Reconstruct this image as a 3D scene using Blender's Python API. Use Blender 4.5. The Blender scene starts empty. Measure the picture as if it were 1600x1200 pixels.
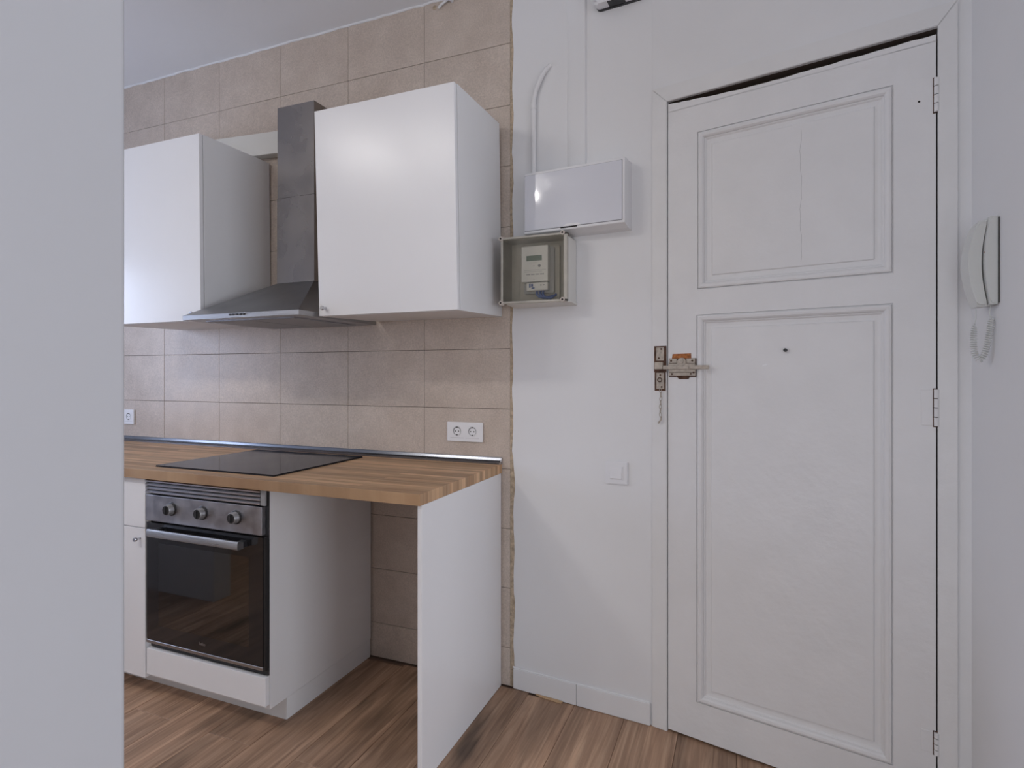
import bpy, bmesh, math, random
from mathutils import Matrix, Vector
random.seed(7)
C = bpy.context.scene.collection
sc = bpy.context.scene
PI = math.pi

# ------------------------------------------------------------------ camera
cam = bpy.data.objects.new('camera', bpy.data.cameras.new('camera'))
C.objects.link(cam); sc.camera = cam
cam.location = (0, -2.145, 1.26)
cam.rotation_euler = (PI/2, 0, math.radians(21.96))
cam.data.sensor_width = 36; cam.data.lens = 36*893/1600
cam.data.shift_y = -14/1600
cam.data.clip_start = 0.02
# ------------------------------------------------------------------ world, lights, exposure
wd = bpy.data.worlds.new('world'); sc.world = wd; wd.use_nodes = True
wd.node_tree.nodes['Background'].inputs[0].default_value = (0.62, 0.74, 1.0, 1)
wd.node_tree.nodes['Background'].inputs[1].default_value = 1.0
sc.view_settings.view_transform = 'Standard'; sc.view_settings.look = 'None'
sc.view_settings.gamma = 1; sc.view_settings.use_curve_mapping = False
sc.view_settings.exposure = 0.12

def area(name, loc, rot, sx, sy, power, col):
    l = bpy.data.lights.new(name, 'AREA'); l.shape = 'RECTANGLE'; l.size = sx; l.size_y = sy
    l.energy = power; l.color = col
    o = bpy.data.objects.new(name, l); C.objects.link(o); o.location = loc; o.rotation_euler = rot
    return o
def bulb(name, loc, power, radius, col):
    l = bpy.data.lights.new(name, 'POINT'); l.energy = power; l.shadow_soft_size = radius; l.color = col
    o = bpy.data.objects.new(name, l); C.objects.link(o); o.location = loc
    return o
area('kitchen_window_daylight', (-4.02, -1.12, 1.48), (0, -PI/2, 0), .98, .52, 13, (0.62, 0.73, 1.0))
area('added_side_fill', (4.3, -2.9, 1.0), (0, PI/2, 0), 1.6, 2.4, 62, (0.91, 0.945, 1.0))  # added fill from the right, no known window there
area('added_hall_fill', (-0.2, -4.52, 0.95), (PI/2, 0, 0), 1.2, 1.6, 14, (0.88, 0.93, 1.0))  # added soft fill behind the camera, no window in that wall
bulb('kitchen_lamp_glow', (-2.02, -2.35, 2.76), 8, 0.028, (1.0, 0.96, 0.92))
dl = area('added_kitchen_soft_fill', (-2.60, -2.30, 2.80), (0, 0, 0), .42, .42, 15.5, (1.0, 0.965, 0.94)); dl.data.shape = 'DISK'  # added second source: soft share of the kitchen lamp, moved aside

# ------------------------------------------------------------------ materials
def lin(c): return tuple(((x/255)/12.92 if x/255 <= .04045 else ((x/255+.055)/1.055)**2.4) for x in c)
def mat(name, col, rough=.5, metal=0, bump=0, bscale=60, var=0, vscale=4, spec=.5, coat=0, stretch=(1, 1, 1), rvar=0, trans=0):
    m = bpy.data.materials.new(name); m.use_nodes = True
    nt = m.node_tree; n = nt.nodes; L = nt.links; p = n['Principled BSDF']
    p.inputs['Base Color'].default_value = (*col, 1); p.inputs['Roughness'].default_value = rough
    p.inputs['Metallic'].default_value = metal; p.inputs['Specular IOR Level'].default_value = spec
    p.inputs['Coat Weight'].default_value = coat; p.inputs['Transmission Weight'].default_value = trans
    tc = n.new('ShaderNodeNewGeometry'); mp = n.new('ShaderNodeMapping'); mp.inputs['Scale'].default_value = stretch
    L.new(tc.outputs['Position'], mp.inputs['Vector'])
    if var:
        t = n.new('ShaderNodeTexNoise'); t.inputs['Scale'].default_value = vscale; t.inputs['Detail'].default_value = 5
        L.new(mp.outputs[0], t.inputs['Vector'])
        r = n.new('ShaderNodeMapRange'); r.inputs[1].default_value = .3; r.inputs[2].default_value = .7
        r.inputs[3].default_value = 1-var; r.inputs[4].default_value = 1+var
        L.new(t.outputs[0], r.inputs[0])
        v = n.new('ShaderNodeVectorMath'); v.operation = 'SCALE'; v.inputs[0].default_value = col
        L.new(r.outputs[0], v.inputs['Scale']); L.new(v.outputs[0], p.inputs['Base Color'])
    if rvar:
        t = n.new('ShaderNodeTexNoise'); t.inputs['Scale'].default_value = vscale; t.inputs['Detail'].default_value = 4
        L.new(mp.outputs[0], t.inputs['Vector'])
        r = n.new('ShaderNodeMapRange'); r.inputs[1].default_value = .35; r.inputs[2].default_value = .65
        r.inputs[3].default_value = max(.02, rough-rvar); r.inputs[4].default_value = rough+rvar
        L.new(t.outputs[0], r.inputs[0]); L.new(r.outputs[0], p.inputs['Roughness'])
    if bump:
        t = n.new('ShaderNodeTexNoise'); t.inputs['Scale'].default_value = bscale; t.inputs['Detail'].default_value = 5
        L.new(mp.outputs[0], t.inputs['Vector'])
        b = n.new('ShaderNodeBump'); b.inputs['Strength'].default_value = 1; b.inputs['Distance'].default_value = bump
        L.new(t.outputs[0], b.inputs['Height']); L.new(b.outputs[0], p.inputs['Normal'])
    return m
M = {}
M['wall'] = mat('painted_plaster', (.79, .79, .80), .62, bump=.006, bscale=2.6, var=.012, vscale=3)
M['wall_old'] = mat('uneven_painted_plaster', (.78, .78, .79), .6, bump=.010, bscale=3.2, var=.015, vscale=5)
M['wall_dimmed'] = mat('dimmed_smooth_plaster', (.575, .585, .615), .6, bump=.003, bscale=2.2)  # wall tone darkened to stand in for weaker light on the partition
M['ceiling'] = mat('ceiling_plaster', (.87, .87, .875), .7, bump=.012, bscale=2.5)
M['door_paint'] = mat('old_gloss_paint', (.77, .765, .77), .42, bump=.0022, bscale=22, var=.02, vscale=9)
M['casing_paint'] = mat('casing_gloss_paint', (.77, .765, .765), .45, bump=.003, bscale=14, var=.025, vscale=7)
M['laminate'] = mat('white_laminate', (.83, .83, .85), .27, var=.01, vscale=3)
M['carcass'] = mat('carcass_white', (.78, .78, .79), .42, var=.012, vscale=4)
M['skirting'] = mat('skirting_white', (.80, .80, .81), .3)
M['caulk'] = mat('white_caulk', (.84, .84, .85), .5, bump=.003, bscale=60)
M['steel'] = mat('brushed_steel', (.40, .40, .41), .33, 1, bump=.0004, bscale=90, rvar=.07, vscale=6, stretch=(1, 1, 12), var=.05)
M['chimney'] = mat('smudged_steel', (.27, .25, .24), .28, 1, bump=.0002, bscale=5, rvar=.05, vscale=5, var=.07)
M['canopy_steel'] = mat('canopy_steel', (.27, .27, .275), .34, 1, rvar=.05, vscale=6)
M['panel_steel'] = mat('worn_steel_panel', (.40, .40, .43), .38, 1, rvar=.10, vscale=25, var=.14)
M['aluminium'] = mat('aluminium_profile', (.20, .21, .235), .24, 1, rvar=.03, vscale=10)
M['chrome'] = mat('chrome', (.62, .62, .65), .16, 1)
M['knob_grey'] = mat('satin_grey_knob', (.36, .36, .37), .35, .6)
M['louvre'] = mat('bright_louvre_steel', (.62, .62, .65), .3, 1)
M['black_glass'] = mat('black_glass', (.012, .012, .014), .07, spec=.6)
M['hob_glass'] = mat('hob_glass', (.012, .012, .016), .10, spec=.22, rvar=.03, vscale=8)
M['hob_glass'].node_tree.nodes['Principled BSDF'].inputs['IOR'].default_value = 1.22
M['hob_glass'].node_tree.nodes['Principled BSDF'].inputs['Specular Tint'].default_value = (.55, .56, .64, 1)
M['black'] = mat('black_plastic', (.02, .02, .022), .4)
M['dark_gap'] = mat('dark_gap', (.018, .014, .012), .9)
M['jamb'] = mat('old_brown_jamb', (.085, .06, .045), .85)
M['grey_plastic'] = mat('grey_plastic', (.30, .30, .31), .45)
M['enamel'] = mat('oven_enamel', (.34, .34, .35), .35)
M['plastic_white'] = mat('white_plastic', (.80, .80, .82), .28)
M['plastic_gloss'] = mat('box_door_plastic', (.70, .71, .77), .06, spec=.5)
M['socket_plastic'] = mat('socket_plastic', (.86, .86, .88), .3)
M['intercom'] = mat('aged_white_plastic', (.66, .67, .65), .38)
M['beige_box'] = mat('aged_beige_plastic', (.50, .475, .42), .5, var=.12, vscale=18)
M['beige_light'] = mat('pale_beige_plastic', (.60, .54, .49), .5, var=.08, vscale=40)
M['plaster_edge'] = mat('raw_plaster', (.50, .40, .29), .85, bump=.006, bscale=120, var=.3, vscale=60)
M['grout'] = mat('grout', (.17, .145, .125), .9)
M['duct'] = mat('white_duct', (.74, .73, .70), .5, var=.02)
M['meter_white'] = mat('meter_plastic', (.80, .80, .79), .4)
M['meter_grey'] = mat('meter_grey', (.42, .42, .42), .45)
M['lcd'] = mat('lcd_green_grey', (.13, .19, .155), .3)
M['blue'] = mat('blue_plastic', (.04, .09, .30), .4)
M['print'] = mat('grey_print', (.25, .25, .27), .6)
M['hardware'] = mat('painted_old_metal', (.46, .405, .345), .5, bump=.002, bscale=150, var=.18, vscale=90)
M['exposed'] = mat('exposed_dark_wood', (.095, .048, .03), .85, bump=.002, bscale=120, var=.5, vscale=60)
M['rust'] = mat('rust', (.42, .15, .045), .85, bump=.002, bscale=120, var=.45, vscale=90)
M['subfloor'] = mat('subfloor_edge', (.26, .17, .125), .9)
M['pine'] = mat('pine_sliver', (.62, .42, .24), .7)
M['crack'] = mat('crack_grey', (.42, .42, .42), .8)
M['concrete'] = mat('outer_shell', (.7, .7, .7), .8)

def clear(name, tint, rough=.03, ior=1.45):
    m = mat(name, tint, rough, trans=1); m.node_tree.nodes['Principled BSDF'].inputs['IOR'].default_value = ior
    return m
def film(name, tint, a, rough=.05):
    # clear sheet: a plain mix of clear tinted transparency and gloss, weighted by Fresnel
    m = bpy.data.materials.new(name); m.use_nodes = True; nt = m.node_tree; n = nt.nodes; L = nt.links
    n.remove(n['Principled BSDF']); out = n['Material Output']
    t = n.new('ShaderNodeBsdfTransparent'); t.inputs[0].default_value = (*tint, 1)
    g = n.new('ShaderNodeBsdfGlossy'); g.inputs['Roughness'].default_value = rough; g.inputs[0].default_value = (.9, .9, .9, 1)
    f = n.new('ShaderNodeFresnel'); f.inputs[0].default_value = a
    mx = n.new('ShaderNodeMixShader'); L.new(f.outputs[0], mx.inputs[0]); L.new(t.outputs[0], mx.inputs[1]); L.new(g.outputs[0], mx.inputs[2])
    L.new(mx.outputs[0], out.inputs[0])
    return m
M['clear_lid'] = film('clear_polycarbonate', (.97, .96, .93), 1.4, .08)
M['oven_window'] = film('dark_oven_glass', (.42, .42, .43), 1.95, .03)

def tile_mat():
    m = mat('stone_look_tile', (.52, .46, .41), .34, spec=.38)
    nt = m.node_tree; n = nt.nodes; L = nt.links; p = n['Principled BSDF']
    g = n.new('ShaderNodeNewGeometry'); oi = n.new('ShaderNodeObjectInfo')
    av = n.new('ShaderNodeVectorMath'); av.operation = 'MULTIPLY_ADD'; av.inputs[1].default_value = (1, 1, 1)
    cx = n.new('ShaderNodeCombineXYZ'); mu = n.new('ShaderNodeMath'); mu.operation = 'MULTIPLY'; mu.inputs[1].default_value = 31
    L.new(oi.outputs['Random'], mu.inputs[0]); L.new(mu.outputs[0], cx.inputs[0]); L.new(mu.outputs[0], cx.inputs[1])
    L.new(g.outputs['Position'], av.inputs[0]); L.new(cx.outputs[0], av.inputs[2])
    a = n.new('ShaderNodeTexNoise'); a.inputs['Scale'].default_value = 9; a.inputs['Detail'].default_value = 8; a.inputs['Roughness'].default_value = .68
    b = n.new('ShaderNodeTexNoise'); b.inputs['Scale'].default_value = 170; b.inputs['Detail'].default_value = 4
    L.new(av.outputs[0], a.inputs['Vector']); L.new(av.outputs[0], b.inputs['Vector'])
    r = n.new('ShaderNodeValToRGB'); e = r.color_ramp.elements
    e[0].position = .33; e[0].color = (.545, .46, .395, 1); e[1].position = .68; e[1].color = (.635, .545, .475, 1)
    L.new(a.outputs[0], r.inputs[0])
    s = n.new('ShaderNodeMapRange'); s.inputs[1].default_value = .3; s.inputs[2].default_value = .7; s.inputs[3].default_value = .86; s.inputs[4].default_value = 1.1
    L.new(b.outputs[0], s.inputs[0])
    v = n.new('ShaderNodeVectorMath'); v.operation = 'SCALE'; L.new(r.outputs[0], v.inputs[0]); L.new(s.outputs[0], v.inputs['Scale'])
    L.new(v.outputs[0], p.inputs['Base Color'])
    rr = n.new('ShaderNodeMapRange'); rr.inputs[1].default_value = .3; rr.inputs[2].default_value = .7; rr.inputs[3].default_value = .27; rr.inputs[4].default_value = .42
    L.new(a.outputs[0], rr.inputs[0]); L.new(rr.outputs[0], p.inputs['Roughness'])
    bp = n.new('ShaderNodeBump'); bp.inputs['Distance'].default_value = .0006; bp.inputs['Strength'].default_value = .6
    L.new(b.outputs[0], bp.inputs['Height']); L.new(bp.outputs[0], p.inputs['Normal'])
    return m
M['tile'] = tile_mat()

def wood_mat(name, c0, c1, c2, rough, per_object=True, staves=False):
    m = mat(name, c1, rough, spec=.4)
    nt = m.node_tree; n = nt.nodes; L = nt.links; p = n['Principled BSDF']
    g = n.new('ShaderNodeNewGeometry'); sep = n.new('ShaderNodeSeparateXYZ'); L.new(g.outputs['Position'], sep.inputs[0])
    co = n.new('ShaderNodeCombineXYZ')
    if staves:   # grain runs along X; rows stacked by y - z
        sub = n.new('ShaderNodeMath'); sub.operation = 'SUBTRACT'; L.new(sep.outputs[1], sub.inputs[0]); L.new(sep.outputs[2], sub.inputs[1])
        L.new(sep.outputs[0], co.inputs[0]); L.new(sep.outputs[1], co.inputs[1])
        br = n.new('ShaderNodeTexBrick'); br.offset = .37; br.inputs['Scale'].default_value = 1
        br.inputs['Brick Width'].default_value = .34; br.inputs['Row Height'].default_value = .037; br.inputs['Mortar Size'].default_value = .0
        br.inputs['Color1'].default_value = (0, 0, 0, 1); br.inputs['Color2'].default_value = (1, 1, 1, 1); br.inputs['Mortar'].default_value = (.3, .3, .3, 1)
        L.new(co.outputs[0], br.inputs['Vector']); rnd = br.outputs['Color']
        st = (2.2, 34, 30)
    else:
        oi = n.new('ShaderNodeObjectInfo'); rnd = oi.outputs['Random']
        L.new(sep.outputs[0], co.inputs[0]); L.new(sep.outputs[1], co.inputs[1])
        st = (42, 1.5, 1)
    mu = n.new('ShaderNodeMath'); mu.operation = 'MULTIPLY'; mu.inputs[1].default_value = 17; L.new(rnd, mu.inputs[0]); L.new(mu.outputs[0], co.inputs[2])
    mp = n.new('ShaderNodeMapping'); mp.inputs['Scale'].default_value = st; L.new(co.outputs[0], mp.inputs['Vector'])
    t = n.new('ShaderNodeTexNoise'); t.inputs['Scale'].default_value = 1; t.inputs['Detail'].default_value = 9; t.inputs['Roughness'].default_value = .62; t.inputs['Distortion'].default_value = .9 if staves else 1.6
    L.new(mp.outputs[0], t.inputs['Vector'])
    mp2 = n.new('ShaderNodeMapping'); mp2.inputs['Scale'].default_value = ((7.5, 1.9, 1) if not staves else (6, 10, 1)); L.new(co.outputs[0], mp2.inputs['Vector'])
    k = n.new('ShaderNodeTexNoise'); k.inputs['Scale'].default_value = 1.0; k.inputs['Detail'].default_value = 3; L.new(mp2.outputs[0], k.inputs['Vector'])
    r = n.new('ShaderNodeValToRGB'); r.color_ramp.elements[0].position = .30; r.color_ramp.elements[0].color = (*c0, 1)
    r.color_ramp.elements[1].position = .70; r.color_ramp.elements[1].color = (*c2, 1)
    el = r.color_ramp.elements.new(.52); el.color = (*c1, 1)
    L.new(t.outputs[0], r.inputs[0])
    # knots / patches
    big = n.new('ShaderNodeTexNoise'); big.inputs['Scale'].default_value = 1; big.inputs['Detail'].default_value = 4; big.inputs['Distortion'].default_value = 1.2
    mp3 = n.new('ShaderNodeMapping'); mp3.inputs['Scale'].default_value = (11, 1.1, 1) if not staves else (2, 20, 1); L.new(co.outputs[0], mp3.inputs['Vector']); L.new(mp3.outputs[0], big.inputs['Vector'])
    bg = n.new('ShaderNodeMapRange'); bg.inputs[1].default_value = .32; bg.inputs[2].default_value = .68; bg.inputs[3].default_value = .74 if not staves else .92; bg.inputs[4].default_value = 1.20 if not staves else 1.08
    L.new(big.outputs[0], bg.inputs[0])
    kr = n.new('ShaderNodeMapRange'); kr.inputs[1].default_value = .57 if not staves else .62; kr.inputs[2].default_value = .74; kr.inputs[3].default_value = 1; kr.inputs[4].default_value = .36 if not staves else .8
    L.new(k.outputs[0], kr.inputs[0])
    rv = n.new('ShaderNodeMapRange'); rv.inputs[3].default_value = .84 if not staves else .66; rv.inputs[4].default_value = 1.14 if not staves else 1.18; L.new(rnd, rv.inputs[0])
    mm = n.new('ShaderNodeMath'); mm.operation = 'MULTIPLY'; L.new(kr.outputs[0], mm.inputs[0]); L.new(rv.outputs[0], mm.inputs[1])
    mb = n.new('ShaderNodeMath'); mb.operation = 'MULTIPLY'; L.new(mm.outputs[0], mb.inputs[0]); L.new(bg.outputs[0], mb.inputs[1])
    v = n.new('ShaderNodeVectorMath'); v.operation = 'SCALE'; L.new(r.outputs[0], v.inputs[0]); L.new(mb.outputs[0], v.inputs['Scale'])
    L.new(v.outputs[0], p.inputs['Base Color'])
    bp = n.new('ShaderNodeBump'); bp.inputs['Distance'].default_value = .0006; L.new(t.outputs[0], bp.inputs['Height']); L.new(bp.outputs[0], p.inputs['Normal'])
    return m
M['floor_wood'] = wood_mat('oak_floor_plank', (.25, .148, .095), (.415, .262, .172), (.53, .355, .242), .45)
M['counter'] = wood_mat('butcher_block', (.40, .225, .118), (.575, .365, .21), (.70, .47, .285), .45, staves=True)

# ------------------------------------------------------------------ mesh helpers
def B(): return bmesh.new()
def box(bm, x0, x1, y0, y1, z0, z1, bev=0, seg=1, mx=None):
    r = bmesh.ops.create_cube(bm, size=1)
    vs = r['verts']
    S = Matrix.Translation(((x0+x1)/2, (y0+y1)/2, (z0+z1)/2)) @ Matrix.Diagonal((x1-x0, y1-y0, z1-z0, 1))
    bmesh.ops.transform(bm, matrix=S, verts=vs)
    if bev:
        es = list({e for v in vs for e in v.link_edges})
        rr = bmesh.ops.bevel(bm, geom=es, offset=bev, segments=seg, affect='EDGES', profile=.5)
        vs = list({v for f in rr['faces'] for v in f.verts} | {v for v in vs if v.is_valid})
        if mx is not None: bmesh.ops.transform(bm, matrix=mx, verts=vs)
    elif mx is not None: bmesh.ops.transform(bm, matrix=mx, verts=vs)
    return bm
def cyl(bm, p0, p1, r0, r1=None, n=20, caps=True):
    p0 = Vector(p0); p1 = Vector(p1); d = p1-p0; r1 = r0 if r1 is None else r1
    q = d.to_track_quat('Z', 'Y').to_matrix().to_4x4()
    bmesh.ops.create_cone(bm, cap_ends=caps, segments=n, radius1=r0, radius2=r1, depth=d.length, matrix=Matrix.Translation((p0+p1)/2) @ q)
    return bm
def lathe(bm, c, ax, prof, n=24):
    """prof: list of (distance along ax, radius)"""
    q = Vector(ax).to_track_quat('Z', 'Y').to_matrix(); c = Vector(c); rings = []
    for d, r in prof:
        rings.append([bm.verts.new(c+q @ Vector((r*math.cos(2*PI*i/n), r*math.sin(2*PI*i/n), d))) for i in range(n)])
    for a, b in zip(rings, rings[1:]):
        for i in range(n): bm.faces.new((a[i], a[(i+1) % n], b[(i+1) % n], b[i]))
    bm.faces.new(rings[-1]); bm.faces.new(rings[0][::-1])
    return bm
def tube(bm, pts, r, n=8):
    pts = [Vector(p) for p in pts]; rings = []; up = Vector((.13, .31, .94))
    for i, p in enumerate(pts):
        t = (pts[min(i+1, len(pts)-1)]-pts[max(i-1, 0)]).normalized()
        a = t.cross(up)
        if a.length < 1e-3: a = t.cross(Vector((1, 0, 0)))
        a.normalize(); b = t.cross(a)
        up = b if b.dot(up) > 0 else -b
        rr = r(i/(len(pts)-1)) if callable(r) else r
        rings.append([bm.verts.new(p+a*rr*math.cos(2*PI*k/n)+b*rr*math.sin(2*PI*k/n)) for k in range(n)])
    for A, D in zip(rings, rings[1:]):
        for k in range(n): bm.faces.new((A[k], A[(k+1) % n], D[(k+1) % n], D[k]))
    bm.faces.new(rings[0][::-1]); bm.faces.new(rings[-1])
    return bm
def torus(bm, mx, R, r, ry=None, n=14, m=6):
    ry = R if ry is None else ry; g = []
    for i in range(n):
        a = 2*PI*i/n; g.append([bm.verts.new(mx @ Vector(((R+r*math.cos(2*PI*j/m))*math.cos(a), (ry+r*math.cos(2*PI*j/m))*math.sin(a), r*math.sin(2*PI*j/m)))) for j in range(m)])
    for i in range(n):
        for j in range(m): bm.faces.new((g[i][j], g[(i+1) % n][j], g[(i+1) % n][(j+1) % m], g[i][(j+1) % m]))
    return bm
def prism(bm, poly, axis, a, b):
    """extrude a 2-D polygon; axis 'x': poly=(y,z), 'y': poly=(x,z), 'z': poly=(x,y)"""
    def P(u, v, w): return {'x': (w, u, v), 'y': (u, w, v), 'z': (u, v, w)}[axis]
    A = [bm.verts.new(P(u, v, a)) for u, v in poly]; D = [bm.verts.new(P(u, v, b)) for u, v in poly]
    n = len(poly)
    for i in range(n): bm.faces.new((A[i], A[(i+1) % n], D[(i+1) % n], D[i]))
    bm.faces.new(A[::-1]); bm.faces.new(D)
    return bm
def frustum(bm, r0, r1):
    """r: (x0,x1,y0,y1,z) bottom and top rectangles"""
    def q(r): x0, x1, y0, y1, z = r; return [bm.verts.new(p) for p in ((x0, y0, z), (x1, y0, z), (x1, y1, z), (x0, y1, z))]
    a, b = q(r0), q(r1)
    for i in range(4): bm.faces.new((a[i], a[(i+1) % 4], b[(i+1) % 4], b[i]))
    bm.faces.new(a[::-1]); bm.faces.new(b)
    return bm
def rrect(w, h, r, n=5, cx=0, cy=0):
    out = []
    for sx, sy, a0 in ((1, 1, 0), (-1, 1, 90), (-1, -1, 180), (1, -1, 270)):
        for i in range(n+1):
            a = math.radians(a0+90*i/n); out.append((cx+sx*(w/2-r)+r*math.cos(a), cy+sy*(h/2-r)+r*math.sin(a)))
    return out
MAT = {}
I4 = Matrix.Identity(4)
def mesh_obj(name, bm, m, parent=None, frame=I4, smooth=False, kind=None):
    bmesh.ops.recalc_face_normals(bm, faces=bm.faces)
    inv = MAT[parent.name].inverted() if parent else I4
    bm.transform(inv @ frame)
    me = bpy.data.meshes.new(name); bm.to_mesh(me); bm.free(); me.materials.append(m)
    if smooth:
        me.polygons.foreach_set('use_smooth', [True]*len(me.polygons))
        try: me.set_sharp_from_angle(angle=math.radians(38))
        except Exception: pass
    o = bpy.data.objects.new(name, me); C.objects.link(o)
    MAT[o.name] = inv.inverted() if parent else I4
    if parent: o.parent = parent; MAT[o.name] = MAT[parent.name]
    if kind: o['kind'] = kind
    return o
def thing(name, label, cat, loc, group=None, rz=0):
    o = bpy.data.objects.new(name, None); C.objects.link(o); o.empty_display_size = .05
    o.location = loc; o.rotation_euler = (0, 0, rz)
    MAT[o.name] = Matrix.Translation(loc) @ Matrix.Rotation(rz, 4, 'Z')
    o['label'] = label; o['category'] = cat
    if group: o['group'] = group
    return o
def tag(o, label, cat, group=None):
    o['label'] = label; o['category'] = cat
    if group: o['group'] = group
    return o
def struct(name, bm, m, parent=None, frame=I4, smooth=False):
    return mesh_obj(name, bm, m, parent, frame, smooth, None if parent else 'structure')
def struct_empty(name, loc=(0, 0, 0)):
    o = bpy.data.objects.new(name, None); C.objects.link(o); o.location = loc; o['kind'] = 'structure'
    MAT[o.name] = Matrix.Translation(loc); return o
def text_bm(body, size, frame, depth=.0003):
    cu = bpy.data.curves.new('txt', 'FONT'); cu.body = body; cu.size = size; cu.extrude = depth; cu.align_x = 'CENTER'; cu.align_y = 'CENTER'
    o = bpy.data.objects.new('txt', cu); C.objects.link(o)
    me = bpy.data.meshes.new_from_object(o.evaluated_get(bpy.context.evaluated_depsgraph_get()))
    bm = B(); bm.from_mesh(me); bm.transform(frame)
    bpy.data.objects.remove(o); bpy.data.curves.remove(cu); bpy.data.meshes.remove(me)
    return bm
FRONT = Matrix.Rotation(PI/2, 4, 'X')     # text facing -y

# frames: local x runs along the wall, local y is into the wall, z up
WA = math.atan2(-.0843, .9964); MW = Matrix.Translation((-.862, 0, 0)) @ Matrix.Rotation(WA, 4, 'Z')
GA = math.atan2(-.2205, .9753); MG = Matrix.Translation((-.2484, -.0611, 0)) @ Matrix.Rotation(GA, 4, 'Z')
def wloc(s, off, z): return tuple(MW @ Vector((s, -off, z)))
def gloc(s, off, z): return tuple(MG @ Vector((s, -off, z)))

# ================================================================== THE SHELL
CEIL = 2.86; XL = -4.08; YB = -4.6; XR = .575
# floor: sub-floor slab and planks, each a piece of its own
floor = struct('floor', box(B(), XL, 4.6, YB, .3, -.06, -.009), M['subfloor'])
W_ = .192
k0 = int(math.floor((XL+1.938)/W_))
k1 = int(math.ceil((4.4+1.938)/W_))
nL = 1.29
for k in range(k0, k1+1):
    x0 = -1.938+k*W_; x1 = x0+W_
    off = -.675 if (k % 2 != 0) else -.675+nL*.5
    ys = []
    y = off-4*nL
    while y < .0: ys.append(y); y += nL
    for a in ys:
        ya = max(a, YB); yb = min(a+nL, -.012)
        if yb-ya < .03: continue
        xa = max(x0, XL); xb = min(x1, 4.4)
        if xb-xa < .01: continue
        if xa > .68: yb = min(yb, -.80)
        if yb-ya < .03: continue
        if -.85 < xa: yb2 = yb if a+nL < -.3 else min(a+nL, .02)
        else: yb2 = yb
        if -.3 < xa <= .68 and a+nL > -.3: yb2 = .02
        if xa > .68: yb2 = yb
        struct('floor_plank', box(B(), xa+.0005, xb-.0005, ya+.0005, yb2-.0005, -.009, random.uniform(-.0004, .0), .0012), M['floor_wood'], floor)
# tile wall
wb = struct('wall_back', box(B(), XL, -.8722, .0035, .25, 0, CEIL), M['grout'])
rows = [0, .154, .3955, .6365, .8785, 1.1215, 1.367, 1.614, 1.862, 2.109, 2.355, 2.606, CEIL]
xe = [-.8722]
while xe[-1] > XL+.01: xe.append(max(XL, xe[-1]-.4007))
for i in range(len(rows)-1):
    for j in range(len(xe)-1):
        if xe[j]-xe[j+1] < .02: continue
        gp = .0009
        bm = box(B(), xe[j+1]+gp, xe[j]-gp, random.uniform(-.0006, .0004), .0055, rows[i]+gp, rows[i+1]-gp, .0008)
        struct('tile', bm, M['tile'], wb)
# raw plaster strip where the tiling stops, with a ragged edge against the painted wall
bm = B(); N = 90; L_ = []; R_ = []
for i in range(N+1):
    z = CEIL*i/N
    wob = .003*math.sin(i*.9)+random.uniform(-.0025, .0025)+(.006 if z < .95 else 0)+(.003 if z < .2 else 0)
    L_.append((-.8722, z)); R_.append((-.845, z))
prism(bm, L_+R_[::-1], 'y', -.0006, .02)
st = struct('trim_1', bm, M['plaster_edge'])
st['label'] = 'ragged raw plaster strip between the beige tiles and white wall'
# white wall that carries the boxes, slightly turned
bm = B()
NZ = 90; front = []
prof = [(.0012+random.uniform(-.0016, .0016)+(.006 if CEIL*i/NZ < .95 else 0)+(.003*math.sin(i*.8)), CEIL*i/NZ) for i in range(NZ+1)]
prism(bm, prof+[(.5612, CEIL), (.5612, 0)], 'y', -.0015, .2)
bm.transform(MW)
wm = struct('wall_middle', bm, M['wall'])
# shallow plastered-over chase
bm = B(); A_ = [(.2330, .0), (.2420, -.0045), (.2560, -.0065), (.3020, -.0115), (.3110, -.0100), (.3180, .0)]
prism(bm, A_, 'z', 2.0365, CEIL)
struct('plastered_chase', bm, M['wall'], wm, MW, True)
# white caulk smear above the skirting
bm = B(); pts = [(.004+(.55*i/28), -.0035, .0815+random.uniform(-.0006, .0008)) for i in range(29)]
tube(bm, pts, lambda t: .0035, 8); struct('caulk_line', bm, M['caulk'], wm, MW, True)
# wall around the entrance door
bm = B()
box(bm, -.0558, .002, .0, .22, 0, CEIL)
box(bm, .002, .770, .0, .22, 2.228, CEIL)
box(bm, .770, .95, .0, .22, 0, CEIL)
struct('wall_entrance', bm, M['wall_old'], None, MG)
# jamb and stop behind the leaf (old dark timber seen through the gaps)
bm = B()
box(bm, -.030, .0015, .0105, .10, 0, 2.26); box(bm, .7705, .80, .0105, .10, 0, 2.26); box(bm, .0015, .7705, .0105, .10, 2.2275, 2.26)
box(bm, .0015, .7705, .050, .12, 0, 2.2275)
struct('trim_2', bm, M['jamb'], None, MG)['label'] = 'dark timber of the door rebate behind the gaps'
# right wall
struct('wall_right', box(B(), XR, XR+.12, -.80, -.18, 0, CEIL, .004), M['wall'])
# invented, unseen room on the right, opened up for the side fill
struct('wall_added_back', box(B(), XR+.12, 4.5, -.80, -.65, 0, CEIL), M['wall'])
bm = B()
box(bm, 4.4, 4.6, YB, -3.9, 0, CEIL); box(bm, 4.4, 4.6, -1.5, -.65, 0, CEIL); box(bm, 4.4, 4.6, -3.9, -1.5, 0, .25); box(bm, 4.4, 4.6, -3.9, -1.5, 2.45, CEIL)
struct('wall_added_side', bm, M['wall'])
# partition in the left foreground
struct('wall_partition', box(B(), -.90, -.80, YB, -1.605, 0, CEIL, .006, 3), M['wall_dimmed'])
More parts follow.
